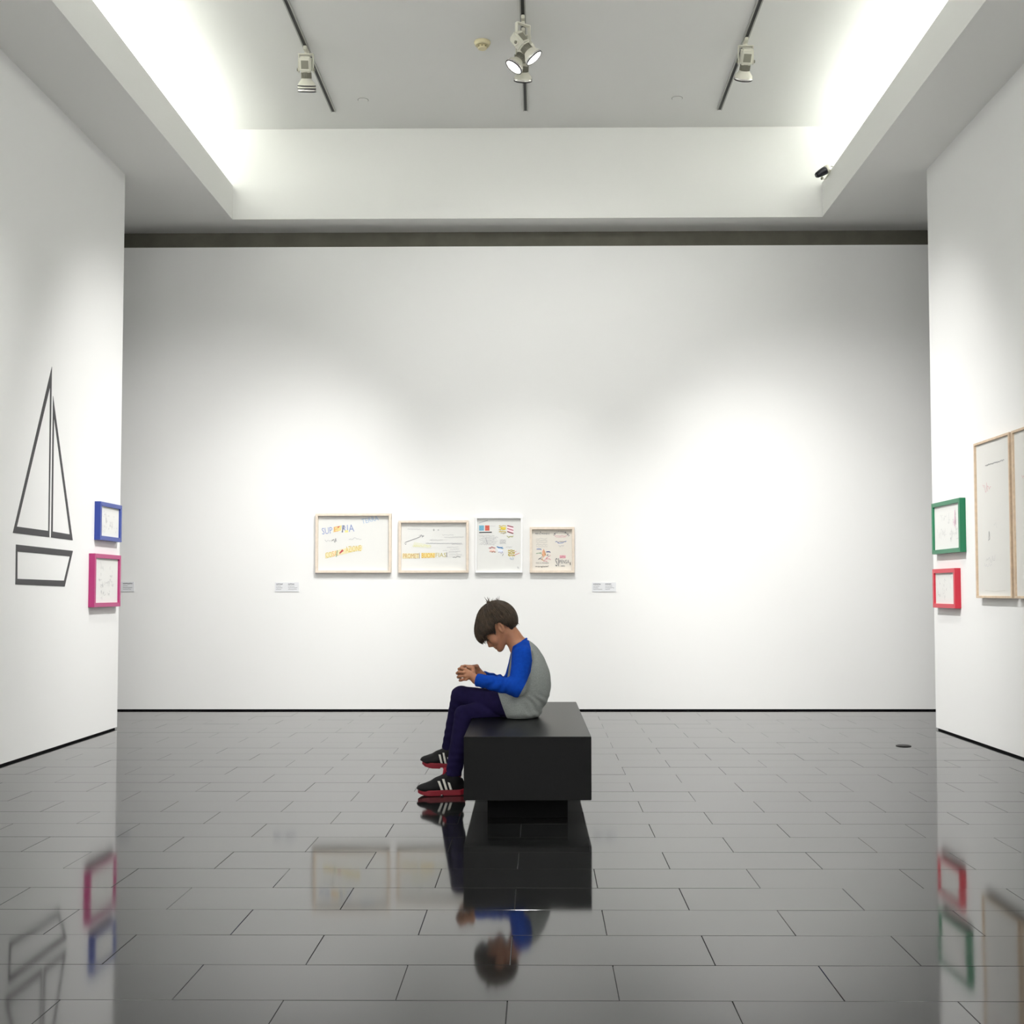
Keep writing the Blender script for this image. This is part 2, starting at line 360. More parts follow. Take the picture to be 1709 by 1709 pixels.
def draw3(k):
    k.line([(.04,.915),(.25,.965)], .006, GRY)
    k.poly([(.05,.77),(.16,.77),(.16,.87),(.05,.87)], (130, 184, 206)); k.poly([(.185,.77),(.285,.77),(.285,.87),(.185,.87)], (214, 110, 96))
    for q in range(3): k.scribble(.05, .79+.03*q, .11, .02, 8, .002, (80, 130, 170), q); k.scribble(.19, .79+.03*q, .09, .02, 8, .002, (180, 70, 60), q+4)
    k.line([(.05,.735),(.34,.74)], .0085, BLK); k.scribble(.30, .86, .12, .01, 14, .002, GRY, 7)
    for q in range(4): k.scribble(.50, .755+.035*q, .16, .025, 12, .006, (214, 190, 80), q+9)
    k.poly([(.54,.79),(.66,.79),(.66,.84),(.54,.84)], (226, 204, 90)); k.scribble(.54, .725, .13, .03, 12, .004, (160, 144, 84), 3)
    for q in range(3): k.line([(.69,.865-.055*q),(.83,.835-.06*q)], .009, ((150,60,80),(176,90,110),(130,60,70))[q])
    k.poly([(.69,.75),(.83,.70),(.83,.84),(.69,.87)], (246, 222, 228))
    for q in range(3): k.line([(.69,.865-.055*q),(.83,.835-.06*q)], .008, ((150,60,80),(176,90,110),(130,60,70))[q])
    for q in range(7): k.scribble(.05+.04*(q % 3), .51+.027*q, .35, .022, 26, .0022, GRY, q+20)
    for q in range(4): k.scribble(.52, .53+.02*q, .14, .016, 14, .003, GRY, q+30)
    k.scribble(.68, .655, .15, .04, 12, .005, (180, 180, 110), 6); k.line([(.24,.52),(.20,.63)], .005, GRY)
    k.poly([(.28,.41),(.41,.43),(.41,.37),(.30,.36)], (246, 220, 210)); k.scribble(.27, .45, .15, .03, 14, .007, (190, 100, 104), 4); k.scribble(.29, .37, .14, .03, 14, .006, (200, 134, 116), 5)
    k.line([(.45,.465),(.60,.43)], .009, (110, 160, 204)); k.scribble(.46, .45, .13, .03, 12, .004, (90, 140, 196), 6); k.poly([(.46,.43),(.58,.40),(.60,.36),(.49,.37)], (226, 232, 246)); k.scribble(.48, .36, .12, .05, 9, .003, (150, 150, 190), 3); k.line([(.60,.33),(.58,.29)], .004, DGR)
    for q in range(4): k.scribble(.71, .30+.032*q, .15, .03, 10, .007, (206, 188, 90), q+40)
    k.line([(.84,.30),(.97,.345)], .004, (220, 130, 120)); k.line([(.84,.36),(.90,.38)], .003, (220, 130, 120)); k.scribble(.66, .46, .14, .03, 10, .002, GRY, 3); k.scribble(.74, .24, .10, .05, 8, .002, LBL, 8); k.scribble(.92, .07, .04, .05, 5, .002, GRY, 8)
def draw4(k):
    k.text('PER IL MONDO', .08, .875, .36, .045, DGR); k.line([(.205,.955),(.215,.92)], .004, BLK)
    for q in range(12):
        a = math.pi*(.16+.68*q/11); k.text('GIROTONDINI!'[q], .72-.20*math.cos(a), .76+.17*math.sin(a), .026, .04, DGR, .7-.7*2*q/11)
    k.scribble(.56, .845, .32, .03, 26, .003, PNK, 2); k.scribble(.60, .815, .25, .02, 20, .0025, (226, 170, 180), 3)
    for q in range(5): k.scribble(.10, .58+.05*q, .28, .03, 16, .0022, (186, 186, 186), q)
    k.line([(.58,.70),(.63,.705),(.655,.665),(.77,.675),(.80,.70),(.86,.715)], .006, BLU); k.scribble(.60, .70, .24, .04, 16, .003, DGR, 6); k.scribble(.66, .60, .14, .05, 12, .002, GRY, 6)
    k.poly([(.25,.46),(.29,.53),(.33,.45),(.345,.38),(.29,.32),(.25,.38)], (230, 178, 150)); k.scribble(.245, .42, .10, .16, 12, .004, ORG, 4)
    for a, b, c in (((.11,.52),(.23,.51),BLU),((.35,.45),(.455,.455),(90,96,150)),((.10,.41),(.24,.44),GRN),((.15,.27),(.26,.34),DGR),((.24,.25),(.28,.33),ORG),((.33,.27),(.46,.37),PNK),((.36,.36),(.40,.40),DGR),((.28,.22),(.38,.33),PNK)): k.scribble(a[0], a[1], b[0]-a[0], .035, 6, .005, c, 5); k.line([a, b], .004, c)
    k.text('VIVA IL MONDO', .09, .165, .33, .035, DGR); k.text('mangiate!', .08, .07, .33, .05, BLK)
    k.poly([(.69,.30),(.84,.30),(.84,.37),(.69,.37)], (226, 170, 180)); k.scribble(.70, .335, .13, .05, 12, .005, (206, 140, 152), 4)
    k.text('SI', .58, .10, .09, .20, DGR); k.text('PENSA', .68, .17, .25, .09, DGR); k.scribble(.72, .11, .10, .02, 10, .004, DGR, 9); k.line([(.955,.13),(.955,.20)], .005, BLK)
def sketch(seed, n=26, col=(176, 177, 180), tint=None):
    def d(k):
        r = random.Random(seed)
        for q in range(n):
            u, v = r.uniform(.1, .85), r.uniform(.1, .8)
            if r.random() < .5: k.scribble(u, v, r.uniform(.03, .1), r.uniform(.03, .12), 7, .0015, col, q)
            else:
                h = r.uniform(.05, .2); k.line([(u, v), (u+r.uniform(-.03, .03), v+h*.5), (u+r.uniform(-.02, .02), v+h)],   .0018, r.choice([col, (140, 140, 144)]))
        if tint: k.line([(.8,.5),(.82,.85)], .012, tint); k.scribble(.74, .6, .12, .3, 8, .003, tint, 3)
    return d
def draw_tall(k):
    k.scribble(.28, .852, .56, .012, 60, .0045, (168, 168, 170), 3)
    k.scribble(.22, .70, .22, .05, 9, .003, PNK, 2); k.line([(.30,.74),(.34,.68)], .004, PNK); k.line([(.19,.73),(.22,.71)], .003, PNK)
    k.line([(.34,.37),(.36,.42),(.38,.37),(.33,.36)], .003, DGR); k.scribble(.25, .24, .28, .05, 10, .002, GRY, 3); k.scribble(.5, .46, .1, .05, 6, .002, (200, 200, 200), 3); k.line([(.2,.035),(.5,.028),(.8,.034)], .002, (200, 198, 190)); k.scribble(.18, .2, .25, .03, 9, .0018, (190, 190, 196), 8)

def back_frame(name, x0, y0, x1, y1, *a, depth=.04, **k):
    A, B = W(x0, y0, YP-depth), W(x1, y1, YP-depth)
    return frame(name, ((A.x+B.x)/2, YP, (A.z+B.z)/2), (0, -1, 0), B.x-A.x, A.z-B.z, a[0], depth, *a[1:], **k)
G1 = 'framed sheets on the far wall'
back_frame('picture_frame', 526.5, 857, 652.5, 956, .022, M_wood, 'pale wood frame with blue and yellow lettering, leftmost of four on the far wall', G1, draw1, recess=.028)
back_frame('picture_frame', 665, 868.5, 782, 956, .022, M_wood, 'pale wood frame with a yellow word strip along its sheet, second on the far wall', G1, draw2, recess=.028)
back_frame('picture_frame', 793, 862.5, 872, 956, .015, M_white, 'white frame on the far wall holding a sheet with small red, blue and yellow blocks', G1, draw3, depth=.036, recess=.02)
back_frame('picture_frame', 884, 879.5, 959, 956, .022, M_wood, 'smallest pale wood frame on the far wall, rightmost of four, with an orange figure sketch', G1, draw4, sheet=(226, 221, 212), recess=.028)
def side_frame(name, xw, s, near_top, far_bot, rail, depth, *a, **k):
    A, B = WX(*near_top, xw+s*depth), WX(*far_bot, xw+s*depth)
    return frame(name, (xw, (A.y+B.y)/2, (A.z+B.z)/2), (s, 0, 0), abs(A.y-B.y), abs(A.z-B.z), rail, depth, *a, **k)
G2 = 'coloured frames on the left wall'; G3 = 'coloured frames on the right wall'; G4 = 'tall framed sheets on the right wall'
side_frame('picture_frame', XL, 1, (168, 836.5), (203, 905), .032, .045, M_blue, 'blue lacquered picture frame on the left wall, above the magenta one', G2, sketch(3), mount=.0)
side_frame('picture_frame', XL, 1, (158.5, 923.5), (201, 1012), .032, .045, M_pink, 'magenta lacquered picture frame on the left wall below the blue one', G2, sketch(8, 34))
side_frame('picture_frame', XR, -1, (1601, 830.5), (1555.5, 925.5), .032, .045, M_green, 'green lacquered picture frame on the right wall, above the red one', G3, sketch(5, 32, tint=(222, 180, 200)))
side_frame('picture_frame', XR, -1, (1593, 948), (1557, 1014), .032, .045, M_red, 'red lacquered picture frame on the right wall below the green one', G3, sketch(12, 18))
A, B, C_ = WX(1683, 721, XR-.045), WX(1629, 998, XR-.045), WX(1687, 718, XR-.045)
hw = B.y-A.y
frame('picture_frame', (XR, (A.y+B.y)/2, (A.z+B.z)/2), (-1, 0, 0), hw, A.z-B.z, .016, .045, M_wood2, 'tall thin wooden frame nearest the green and red frames, seen whole, on the right wall', G4, draw_tall, sheet=(222, 221, 217))
frame('picture_frame', (XR, C_.y-hw/2, (A.z+B.z)/2), (-1, 0, 0), hw, A.z-B.z, .016, .045, M_wood2, 'tall thin wooden frame cut off by the picture edge, on the right wall', G4, draw_tall, sheet=(222, 221, 217))

# ------------------------------------------------------------------ wall captions
M_card = mat('caption_card', (226, 227, 230), .7, spec=.2)
def caption(x0, y0, x1, y1, label, seed):
    A, B = W(x0, y0, YP), W(x1, y1, YP); wd, ht = B.x-A.x, A.z-B.z
    root = empty('wall_caption', ((A.x+B.x)/2, YP, (A.z+B.z)/2), label, 'caption', 'printed captions on the far wall')
    root.rotation_euler = (math.pi/2, 0, 0)
    bm = bmesh.new(); add_box(bm, -wd/2, wd/2, -ht/2, ht/2, .0003, .005); from_bm('card', bm, M_card, root)
    k = Ink(wd, ht); r = random.Random(seed)
    for col in (.05, .55):
        for q, v in enumerate((.82, .60, .42, .26)):
            L = r.uniform(.18, .40) if q else r.uniform(.25, .38); k.scribble(col, v, L, .05, int(L*60), .008 if q == 0 else .005, (140, 141, 146) if q == 0 else (176, 177, 180), seed+q)
    d = k.done('caption_text', root); d.location.z = .0047
caption(459, 972, 499, 987.5, 'small printed caption card on the far wall, left of the framed sheets', 4)
caption(988, 972, 1028, 987.5, 'small printed caption card on the far wall, right of the framed sheets', 9)
caption(183, 971, 224, 987.5, 'small printed caption card on the far wall, half hidden by the left wall edge', 15)

# ------------------------------------------------------------------ sailboat outline on the left wall
M_vinyl = mat('charcoal_vinyl', (62, 61, 64), .55)
c = WX(72, 880, XL)
boat = empty('wall_graphic', (XL, c.y, c.z), 'dark grey outline of a sailing boat stuck on the left wall', 'wall graphic')
def ring(name, outer, inner):
    bm = bmesh.new(); o = Vector((XL, c.y, c.z)); fr, bk = [], []
    for pts in (outer, inner):
        P = [WX(a, b, XL) - o for a, b in pts]
        fr.append([bm.verts.new((.0022, p.y, p.z)) for p in P]); bk.append([bm.verts.new((.0002, p.y, p.z)) for p in P])
    n = len(outer)
    for k in range(n):
        j = (k+1) % n
        bm.faces.new((fr[0][k], fr[0][j], fr[1][j], fr[1][k])); bm.faces.new((bk[0][j], bk[0][k], bk[1][k], bk[1][j]))
        bm.faces.new((fr[0][j], fr[0][k], bk[0][k], bk[0][j])); bm.faces.new((fr[1][k], fr[1][j], bk[1][j], bk[1][k]))
    bmesh.ops.recalc_face_normals(bm, faces=bm.faces[:])
    from_bm(name, bm, M_vinyl, boat)
ring('mainsail', [(86.3, 612), (21.2, 889.4), (82, 896.7)], [(83.4, 644.8), (27.8, 878.8), (80.4, 886)])
ring('jib', [(88.2, 661), (85, 897), (121, 901.7)], [(89.8, 696), (87.6, 887), (116.3, 891.8)])
ring('hull', [(26.3, 908.7), (121.3, 919.3), (107.6, 979), (25.4, 975.5)], [(28.8, 920.4), (116.3, 928.6), (106.6, 969), (28.6, 966)])

# ------------------------------------------------------------------ ceiling tracks and spotlights
M_trackb = mat('track_black', (22, 22, 22), .5); M_tracka = mat('track_aluminium', (176, 176, 172), .4, metal=.3)
M_cream = mat('cream_spot_enamel', (222, 220, 206), .45); M_grey = mat('grey_heatsink', (140, 138, 124), .5)
M_rim = mat('black_rim', (26, 22, 28), .4); M_chrome = mat('bright_rim', (235, 232, 228), .2, metal=.5)
M_lens_on = mat('lit_lens', (250, 245, 255), .3, emit=((1, .97, 1), 6.0)); M_lens_off = mat('unlit_lens', (200, 200, 205), .15)
for x, wh in zip(TX, ('left', 'middle', 'right')):
    t = empty('lighting_track', (x, TY, ZC), 'black slot track on the ceiling, %s' % {'left': 'carrying the spot with three dark rings', 'middle': 'middle one, carrying the lit spots', 'right': 'rightmost, carrying one white spot'}[wh], 'lighting track', 'tracks on the ceiling')
    bm = bmesh.new(); add_box(bm, -.012, .012, YB+.5-TY, 0, -.012, -.0005); from_bm('slot', bm, M_trackb, t)
    for s in (-1, 1):
        bm = bmesh.new(); a, b = sorted((s*.012, s*.021)); add_box(bm, a, b, YB+.5-TY, .001, -.015, -.0005); from_bm('rail', bm, M_tracka, t)
def spotlight(x, y, aim, label, lit=False, rings=1, swing=0, drop=.0):
    """hangs from the track at (x, y); aim = unit direction of the beam; pivot .17 below the ceiling"""
    root = empty('spotlight', (x, y, ZC-.014), label, 'spotlight', 'spotlights on the ceiling tracks')
    bm = bmesh.new(); add_box(bm, -.013, .013, -.055, .055, -.028, 0); bmesh.ops.bevel(bm, geom=bm.edges[:], offset=.004, segments=2, affect='EDGES')
    add_lathe(bm, [(.014, -.045), (.014, -.028)], seg=12); from_bm('adapter', bm, M_cream, root)
    R = Matrix.Rotation(swing, 4, 'Z')
    bm = bmesh.new(); add_box(bm, -.056, .056, -.016, .016, -.052, -.045, R)
    for s in (-1, 1):
        a, b = sorted((s*.052, s*.058)); add_box(bm, a, b, -.016, .016, -.185-drop, -.045, R)
    from_bm('yoke', bm, M_cream, root)
    piv = Vector((0, 0, -.165-drop)); d = Vector(aim).normalized()
    X = (R @ Vector((1, 0, 0))); X = (X-d*X.dot(d)).normalized(); Y = (-d).cross(X)
    M = Matrix((X, Y, -d)).transposed().to_4x4(); M.translation = piv
    for s in (-1, 1):
        bm = bmesh.new(); add_lathe(bm, [(.011, 0), (.011, .012)], Matrix.Translation(piv) @ R @ Matrix.Rotation(s*math.pi/2, 4, 'Y') @ Matrix.Translation((0, 0, .057)), seg=12); from_bm('knob', bm, M_grey, root)
    bm = bmesh.new(); add_box(bm, -.046, .046, -.042, .042, -.02, .095, M); bmesh.ops.bevel(bm, geom=bm.edges[:], offset=.012, segments=3, affect='EDGES')
    h = from_bm('housing', bm, M_cream, root)
    for y0, y1 in ((-.0445, -.040), (.040, .0445)):
        bm = bmesh.new(); add_box(bm, -.028, .028, y0, y1, .005, .065, M); from_bm('vent_panel', bm, M_grey, h)
    bm = bmesh.new(); add_lathe(bm, [(.034, -.065), (.034, -.018)], M, seg=24)
    for k in range(20):
        a = 2*math.pi*k/20; add_box(bm, .033, .040, -.0022, .0022, -.062, -.02, M @ Matrix.Rotation(a, 4, 'Z'))
    from_bm('heatsink', bm, M_grey, root)
    snout = .03 if rings > 1 else 0
    e = -.130-snout
    bm = bmesh.new(); add_lathe(bm, [(.036, -.062), (.050, -.082), (.064, -.100), (.068, -.118), (.068, e), (.062, e), (.060, -.118)], M, seg=32, cap=False); hd = from_bm('reflector_head', bm, M_cream, root)
    for k in range(rings):
        z = e+.002+k*.021
        bm = bmesh.new(); add_lathe(bm, [(.066, z-.004), (.0705, z-.004), (.0705, z+.004), (.066, z+.004)], M, seg=32, cap=False); from_bm('rim_ring', bm, M_rim, hd)
    bm = bmesh.new(); add_lathe(bm, [(.0695, e+.007), (.0700, e+.012), (.0685, e+.018)], M, seg=32, cap=False); from_bm('bright_band', bm, M_chrome, hd)
    bm = bmesh.new(); add_lathe(bm, [(.063, e+.004), (.050, e-.004 if lit else e+.001), (.0, e-.008 if lit else e)], M, seg=32, cap=False); from_bm('lens', bm, M_lens_on if lit else M_lens_off, root)
    if lit:
        q = Vector((x, y, ZC-.014))+piv+d*(-(e)+.03)
        lamp('spot_lamp', 'SPOT', q, q+d+Vector((0, .02, -.42)), 300*LG['H'], (1, .98, 1), spot_size=1.05, spot_blend=1.0, shadow_soft_size=.04)
    return root
def track_y(px, py, x): return WZ(px, py, ZC).y
yl = track_y(510, 78, 0); yr = track_y(1243, 64, 0)
spotlight(TX[0], yl, (-.03, .42, -.9), 'white spotlight with three dark rings round its snout, on the left track', rings=3)
spotlight(TX[2], yr, (-.05, .62, -.78), 'white spotlight with single dark rim, alone on the right track')
spotlight(TX[1], track_y(873, 27, 0), (.60, .06, -.72), 'lit white spotlight on the middle track aiming right', lit=True, swing=.6, drop=.03)
spotlight(TX[1], track_y(873, 48, 0), (-.52, -.08, -.78), 'lit white spotlight on the middle track aiming left', lit=True, swing=-.5, drop=.01)
spotlight(TX[1], track_y(874, 66, 0), (-.05, .60, -.80), 'unlit white spotlight on the middle track behind the two lit ones, facing away')

# smoke detector, sprinkler covers
p = WZ(805, 70, ZC)
sd = empty('smoke_detector', (p.x, p.y, ZC), 'cream smoke detector on the ceiling left of the lit spotlights', 'smoke detector')
M_det = mat('aged_cream_plastic', (226, 216, 178), .5)
bm = bmesh.new(); add_lathe(bm, [(.062, 0), (.062, -.012), (.052, -.03)][::-1], seg=28); from_bm('base', bm, M_det, sd)
bm = bmesh.new(); add_lathe(bm, [(.036, -.028), (.036, -.05), (.030, -.056)][::-1], seg=24); hd = from_bm('sensor_cup', bm, M_det, sd)
bm = bmesh.new()
for k in range(8): add_box(bm, .034, .0375, -.006, .006, -.046, -.036, Matrix.Rotation(k*math.pi/4, 4, 'Z'))
from_bm('vent_slots', bm, mat('detector_slots', (150, 140, 104), .7), hd)
for px, py, s in ((606, 167, 'left'), (1130, 164, 'right')):
    p = WZ(px, py, ZC); q = empty('sprinkler_cover', (p.x, p.y, ZC), 'flat round sprinkler cover plate on the ceiling, %s of the middle track' % s, 'sprinkler cover', 'sprinkler covers')
    bm = bmesh.new(); add_lathe(bm, [(.042, 0), (.042, -.004), (.040, -.005)][::-1], seg=28); from_bm('plate', bm, M_ceil, q)
    bm = bmesh.new(); add_lathe(bm, [(.046, -.0002), (.046, -.0012)][::-1], seg=28); from_bm('collar', bm, mat('sprinkler_gap', (120, 120, 112), .7), q)

# small black projector lamp clamped to the right cove lip
p = W(1371, 288, YF-.30)
pj = empty('cove_projector', (p.x, p.y, p.z), 'small black projector lamp with white bracket at the far right corner of the light cove', 'projector lamp')
ax = Vector((-.86, -.05, -.50)).normalized(); M = Matrix((ax.cross(Vector((0, 1, 0))).normalized(), ax.cross(ax.cross(Vector((0, 1, 0)))).normalized(), ax)).transposed().to_4x4()
bm = bmesh.new(); add_lathe(bm, [(.034, -.045), (.036, -.03), (.034, .0), (.026, .045), (.020, .055)], M, seg=24); h = from_bm('body', bm, mat('black_enamel', (24, 22, 34), .35), pj)
bm = bmesh.new(); add_lathe(bm, [(.0185, .056), (.0185, .058)], M, seg=20); from_bm('lens', bm, mat('dark_glass', (40, 40, 50), .1), h)
bm = bmesh.new(); add_lathe(bm, [(.030, -.085), (.038, -.075), (.040, -.045), (.034, -.044)], M, seg=24); from_bm('back_housing', bm, M_cream, pj)
bm = bmesh.new(); lipx = XFR+.02-p.x; lz = ZF-p.z
add_tube(bm, [(.0, 0, -.035), (.012, 0, -.055), (.03, 0, -.06), (lipx-.01, 0, lz+.012), (lipx, 0, lz-.002)], .006, seg=8); from_bm('bracket', bm, M_cream, pj)
bm = bmesh.new(); add_lathe(bm, [(.010, -.012), (.010, .012)], Matrix.Translation((.004, 0, -.05)) @ Matrix.Rotation(math.pi/2, 4, 'X'), seg=12); from_bm('wing_nut', bm, M_grey, pj)
bm = bmesh.new(); add_tube(bm, [(.062, 0, .04), (.085, .005, .058), (.115, .01, .052), (lipx+.03, .01, .045), (lipx+.10, .01, .03)], .0035, seg=6); from_bm('cable', bm, mat('grey_cable', (120, 118, 108), .6), pj)

# ------------------------------------------------------------------ the boy: distance-field modelling
class SDF:
    """a block of samples of a distance field; shapes are blended in one after another"""
    def __init__(s, lo, hi, h):
        s.lo = np.array(lo, np.float32); s.h = h; s.n = np.ceil((np.array(hi)-np.array(lo))/h).astype(int)+1
        s.v = np.full(s.n, 1.0, np.float32)
    def grid(s, a, b):
        i0 = np.clip(np.floor((a-s.lo)/s.h).astype(int), 0, s.n-1); i1 = np.clip(np.ceil((b-s.lo)/s.h).astype(int)+1, 1, s.n)
        ax = [s.lo[k]+s.h*np.arange(i0[k], i1[k], dtype=np.float32) for k in range(3)]
        return tuple(slice(i0[k], i1[k]) for k in range(3)), np.meshgrid(*ax, indexing='ij')
    def blend(s, sl, d, k, sub=False):
        a = s.v[sl]
        if sub:
            if k <= 0: s.v[sl] = np.maximum(a, -d)
            else:
                q = np.clip(.5-.5*(a+d)/k, 0, 1); s.v[sl] = a*(1-q)+(-d)*q+k*q*(1-q)
        elif k <= 0: s.v[sl] = np.minimum(a, d)
        else:
            q = np.clip(.5+.5*(a-d)/k, 0, 1); s.v[sl] = a*(1-q)+d*q-k*q*(1-q)
    def cap(s, A, B, ra, rb, k=.01, sub=False):
        A = np.array(A, np.float32); B = np.array(B, np.float32); R = max(ra, rb)+k*1.5+.012
        sl, (X, Y, Z) = s.grid(np.minimum(A, B)-R, np.maximum(A, B)+R); d = B-A; L = float(d@d)+1e-9
        t = np.clip(((X-A[0])*d[0]+(Y-A[1])*d[1]+(Z-A[2])*d[2])/L, 0, 1)
        D = np.sqrt((X-A[0]-t*d[0])**2+(Y-A[1]-t*d[1])**2+(Z-A[2]-t*d[2])**2)-(ra+(rb-ra)*t)
        s.blend(sl, D, k, sub)
    def chain(s, pts, rads, k=.01):
        for i in range(len(pts)-1): s.cap(pts[i], pts[i+1], rads[i], rads[i+1], k)
    def ell(s, C, r, R=None, k=.01, sub=False):
        """ellipsoid with radii r along the columns of R"""
        C = np.array(C, np.float32); m = max(r)+k*1.5+.012
        sl, (X, Y, Z) = s.grid(C-m, C+m); P = (X-C[0], Y-C[1], Z-C[2])
        if R is not None: P = tuple(P[0]*R[0][i]+P[1]*R[1][i]+P[2]*R[2][i] for i in range(3))
        k0 = np.sqrt(sum((P[i]/r[i])**2 for i in range(3))); k1 = np.sqrt(sum((P[i]/r[i]**2)**2 for i in range(3)))+1e-6
        s.blend(sl, (k0*(k0-1)/k1).astype(np.float32), k, sub)
    def mesh(s, level=0.0):
        v = s.v-level; n = v.shape; ins = v < 0
        cs = np.zeros([q-1 for q in n], np.int8)
        for a in (0, 1):
            for b in (0, 1):
                for c in (0, 1): cs += ins[a:n[0]-1+a, b:n[1]-1+b, c:n[2]-1+c]
        idx = np.argwhere((cs > 0) & (cs < 8)); num = len(idx)
        vid = np.full(cs.shape, -1, np.int32); vid[idx[:, 0], idx[:, 1], idx[:, 2]] = np.arange(num)
        acc = np.zeros((num, 3)); cnt = np.zeros(num); cor = [(a, b, c) for a in (0, 1) for b in (0, 1) for c in (0, 1)]
        for i, p in enumerate(cor):
            for ax in range(3):
                if p[ax]: continue
                q = list(p); q[ax] = 1
                va = v[idx[:, 0]+p[0], idx[:, 1]+p[1], idx[:, 2]+p[2]]; vb = v[idx[:, 0]+q[0], idx[:, 1]+q[1], idx[:, 2]+q[2]]
                m_ = (va < 0) != (vb < 0); t = np.where(m_, va/np.where(m_, va-vb, 1), 0)
                P = np.tile(np.array(p, float), (num, 1)); P[:, ax] += t
                acc[m_] += P[m_]; cnt += m_
        co = s.lo + s.h*(idx + acc/np.maximum(cnt, 1)[:, None])
        F = []
        for ax in range(3):
            u, w_ = (ax+1) % 3, (ax+2) % 3
            sa = [slice(None)]*3; sb = [slice(None)]*3; sa[ax] = slice(0, -1); sb[ax] = slice(1, None)
            e = np.argwhere(ins[tuple(sa)] != ins[tuple(sb)])
            e = e[(e[:, u] > 0) & (e[:, w_] > 0) & (e[:, u] < n[u]-1) & (e[:, w_] < n[w_]-1)]
            fl = ins[tuple(sa)][e[:, 0], e[:, 1], e[:, 2]]; q = []
            for du, dw in ((-1, -1), (0, -1), (0, 0), (-1, 0)):
                c = e.copy(); c[:, u] += du; c[:, w_] += dw; q.append(vid[c[:, 0], c[:, 1], c[:, 2]])
            q = np.stack(q, 1); q[~fl] = q[~fl][:, ::-1]; F.append(q)
        return co, np.concatenate(F)
def np_mesh(name, co, F, material, parent, base, smooth=True):
    me = bpy.data.meshes.new(name); co = np.asarray(co)-np.array(base)
    used = np.unique(F); mp = np.full(len(co), -1); mp[used] = np.arange(len(used)); co = co[used]; F = mp[F]
    me.vertices.add(len(co)); me.vertices.foreach_set('co', co.astype(np.float32).ravel())
    me.loops.add(F.size); me.loops.foreach_set('vertex_index', F.astype(np.int32).ravel())
    me.polygons.add(len(F)); me.polygons.foreach_set('loop_start', np.arange(0, F.size, F.shape[1], dtype=np.int32))
    me.update(calc_edges=True); me.validate()
    return link(name, me, material, parent, smooth)

M_skin = mat('skin', (174, 122, 93), .5, spec=.35, noise=(24, .05))
_b = M_skin.node_tree.nodes['Principled BSDF']; _b.inputs['Subsurface Weight'].default_value = .15; _b.inputs['Subsurface Radius'].default_value = (.012, .005, .003); _b.inputs['Subsurface Scale'].default_value = .6
M_hair = mat('dark_brown_hair', (50, 40, 30), .5, spec=.4, noise=(55, .45))
M_hair2 = mat('brown_hair_strands', (68, 54, 40), .45, spec=.45, noise=(40, .35))
M_shirt = mat('grey_marl_jersey', (140, 144, 142), .95, spec=.1, noise=(220, .16), bump=(420, .3, .0015))
M_sleeve = mat('royal_blue_jersey', (8, 64, 164), .9, spec=.15, noise=(60, .1), bump=(420, .25, .0015))
M_trous = mat('dark_purple_trousers', (28, 22, 58), .92, spec=.12, noise=(30, .12), bump=(300, .25, .0015))
M_shoe = mat('black_trainer_mesh', (13, 12, 15), .7, spec=.3, bump=(500, .4, .001))
M_sole = mat('red_rubber_sole', (140, 18, 38), .5)
M_stripe = mat('white_shoe_stripe', (225, 222, 214), .5)
M_redlin = mat('red_lining', (150, 20, 42), .8)
M_lace = mat('black_lace', (34, 30, 34), .8)
M_phone = mat('dark_phone_case', (26, 18, 20), .35)
BASE = W(742, 1327, 6.2); BASE = Vector((BASE.x, 6.28, 0))
def V(px, py, D): return np.array(W(px, py, D))

# head frame: forward, up, towards the camera (the boy's left)
HC_ = V(827.5, 1040.5, 6.30); TH = math.radians(37)
HF = np.array((-math.cos(TH), .0, -math.sin(TH))); HU = np.array((-math.sin(TH), 0, math.cos(TH))); HS = np.array((0., -1, 0))
HR = np.stack((HF, HU, HS), 1)
def H(f, u, s): return HC_ + HF*f + HU*u + HS*s

def arm_pts(side):
    if side > 0: return [V(872, 1093, 6.165), V(863, 1148, 6.10), V(795, 1134.5, 6.175)]
    return [V(868, 1094, 6.45), V(853, 1146, 6.50), V(806, 1130, 6.375)]
def leg_pts(side):
    if side > 0: return [V(866, 1178, 6.235), V(769, 1161, 6.36), V(750, 1246, 6.43)]    # near hip, crossing over to the far side
    return [V(866, 1182, 6.375), V(775, 1193, 6.235), V(757, 1291, 6.203)]                # under it, foot on the floor near the camera
SPINE = [((867, 1075), 15, .055, .04), ((876, 1088), 23, .112, .05), ((880, 1105), 30, .138, .06), ((882, 1125), 36, .142, .065), ((882, 1145), 37.5, .14, .065), ((878, 1163), 37.5, .138, .06), ((872, 1180), 33, .138, .052)]
PX = 6.3/F_PX
SPINE = [tuple(tuple(p+(q-p)*t for p, q in zip(a[0], b[0])) if k == 0 else a[k]+(b[k]-a[k])*t for k in range(4)) for a, b in zip(SPINE, SPINE[1:]) for t in (0, .34, .67)]+[SPINE[-1]]

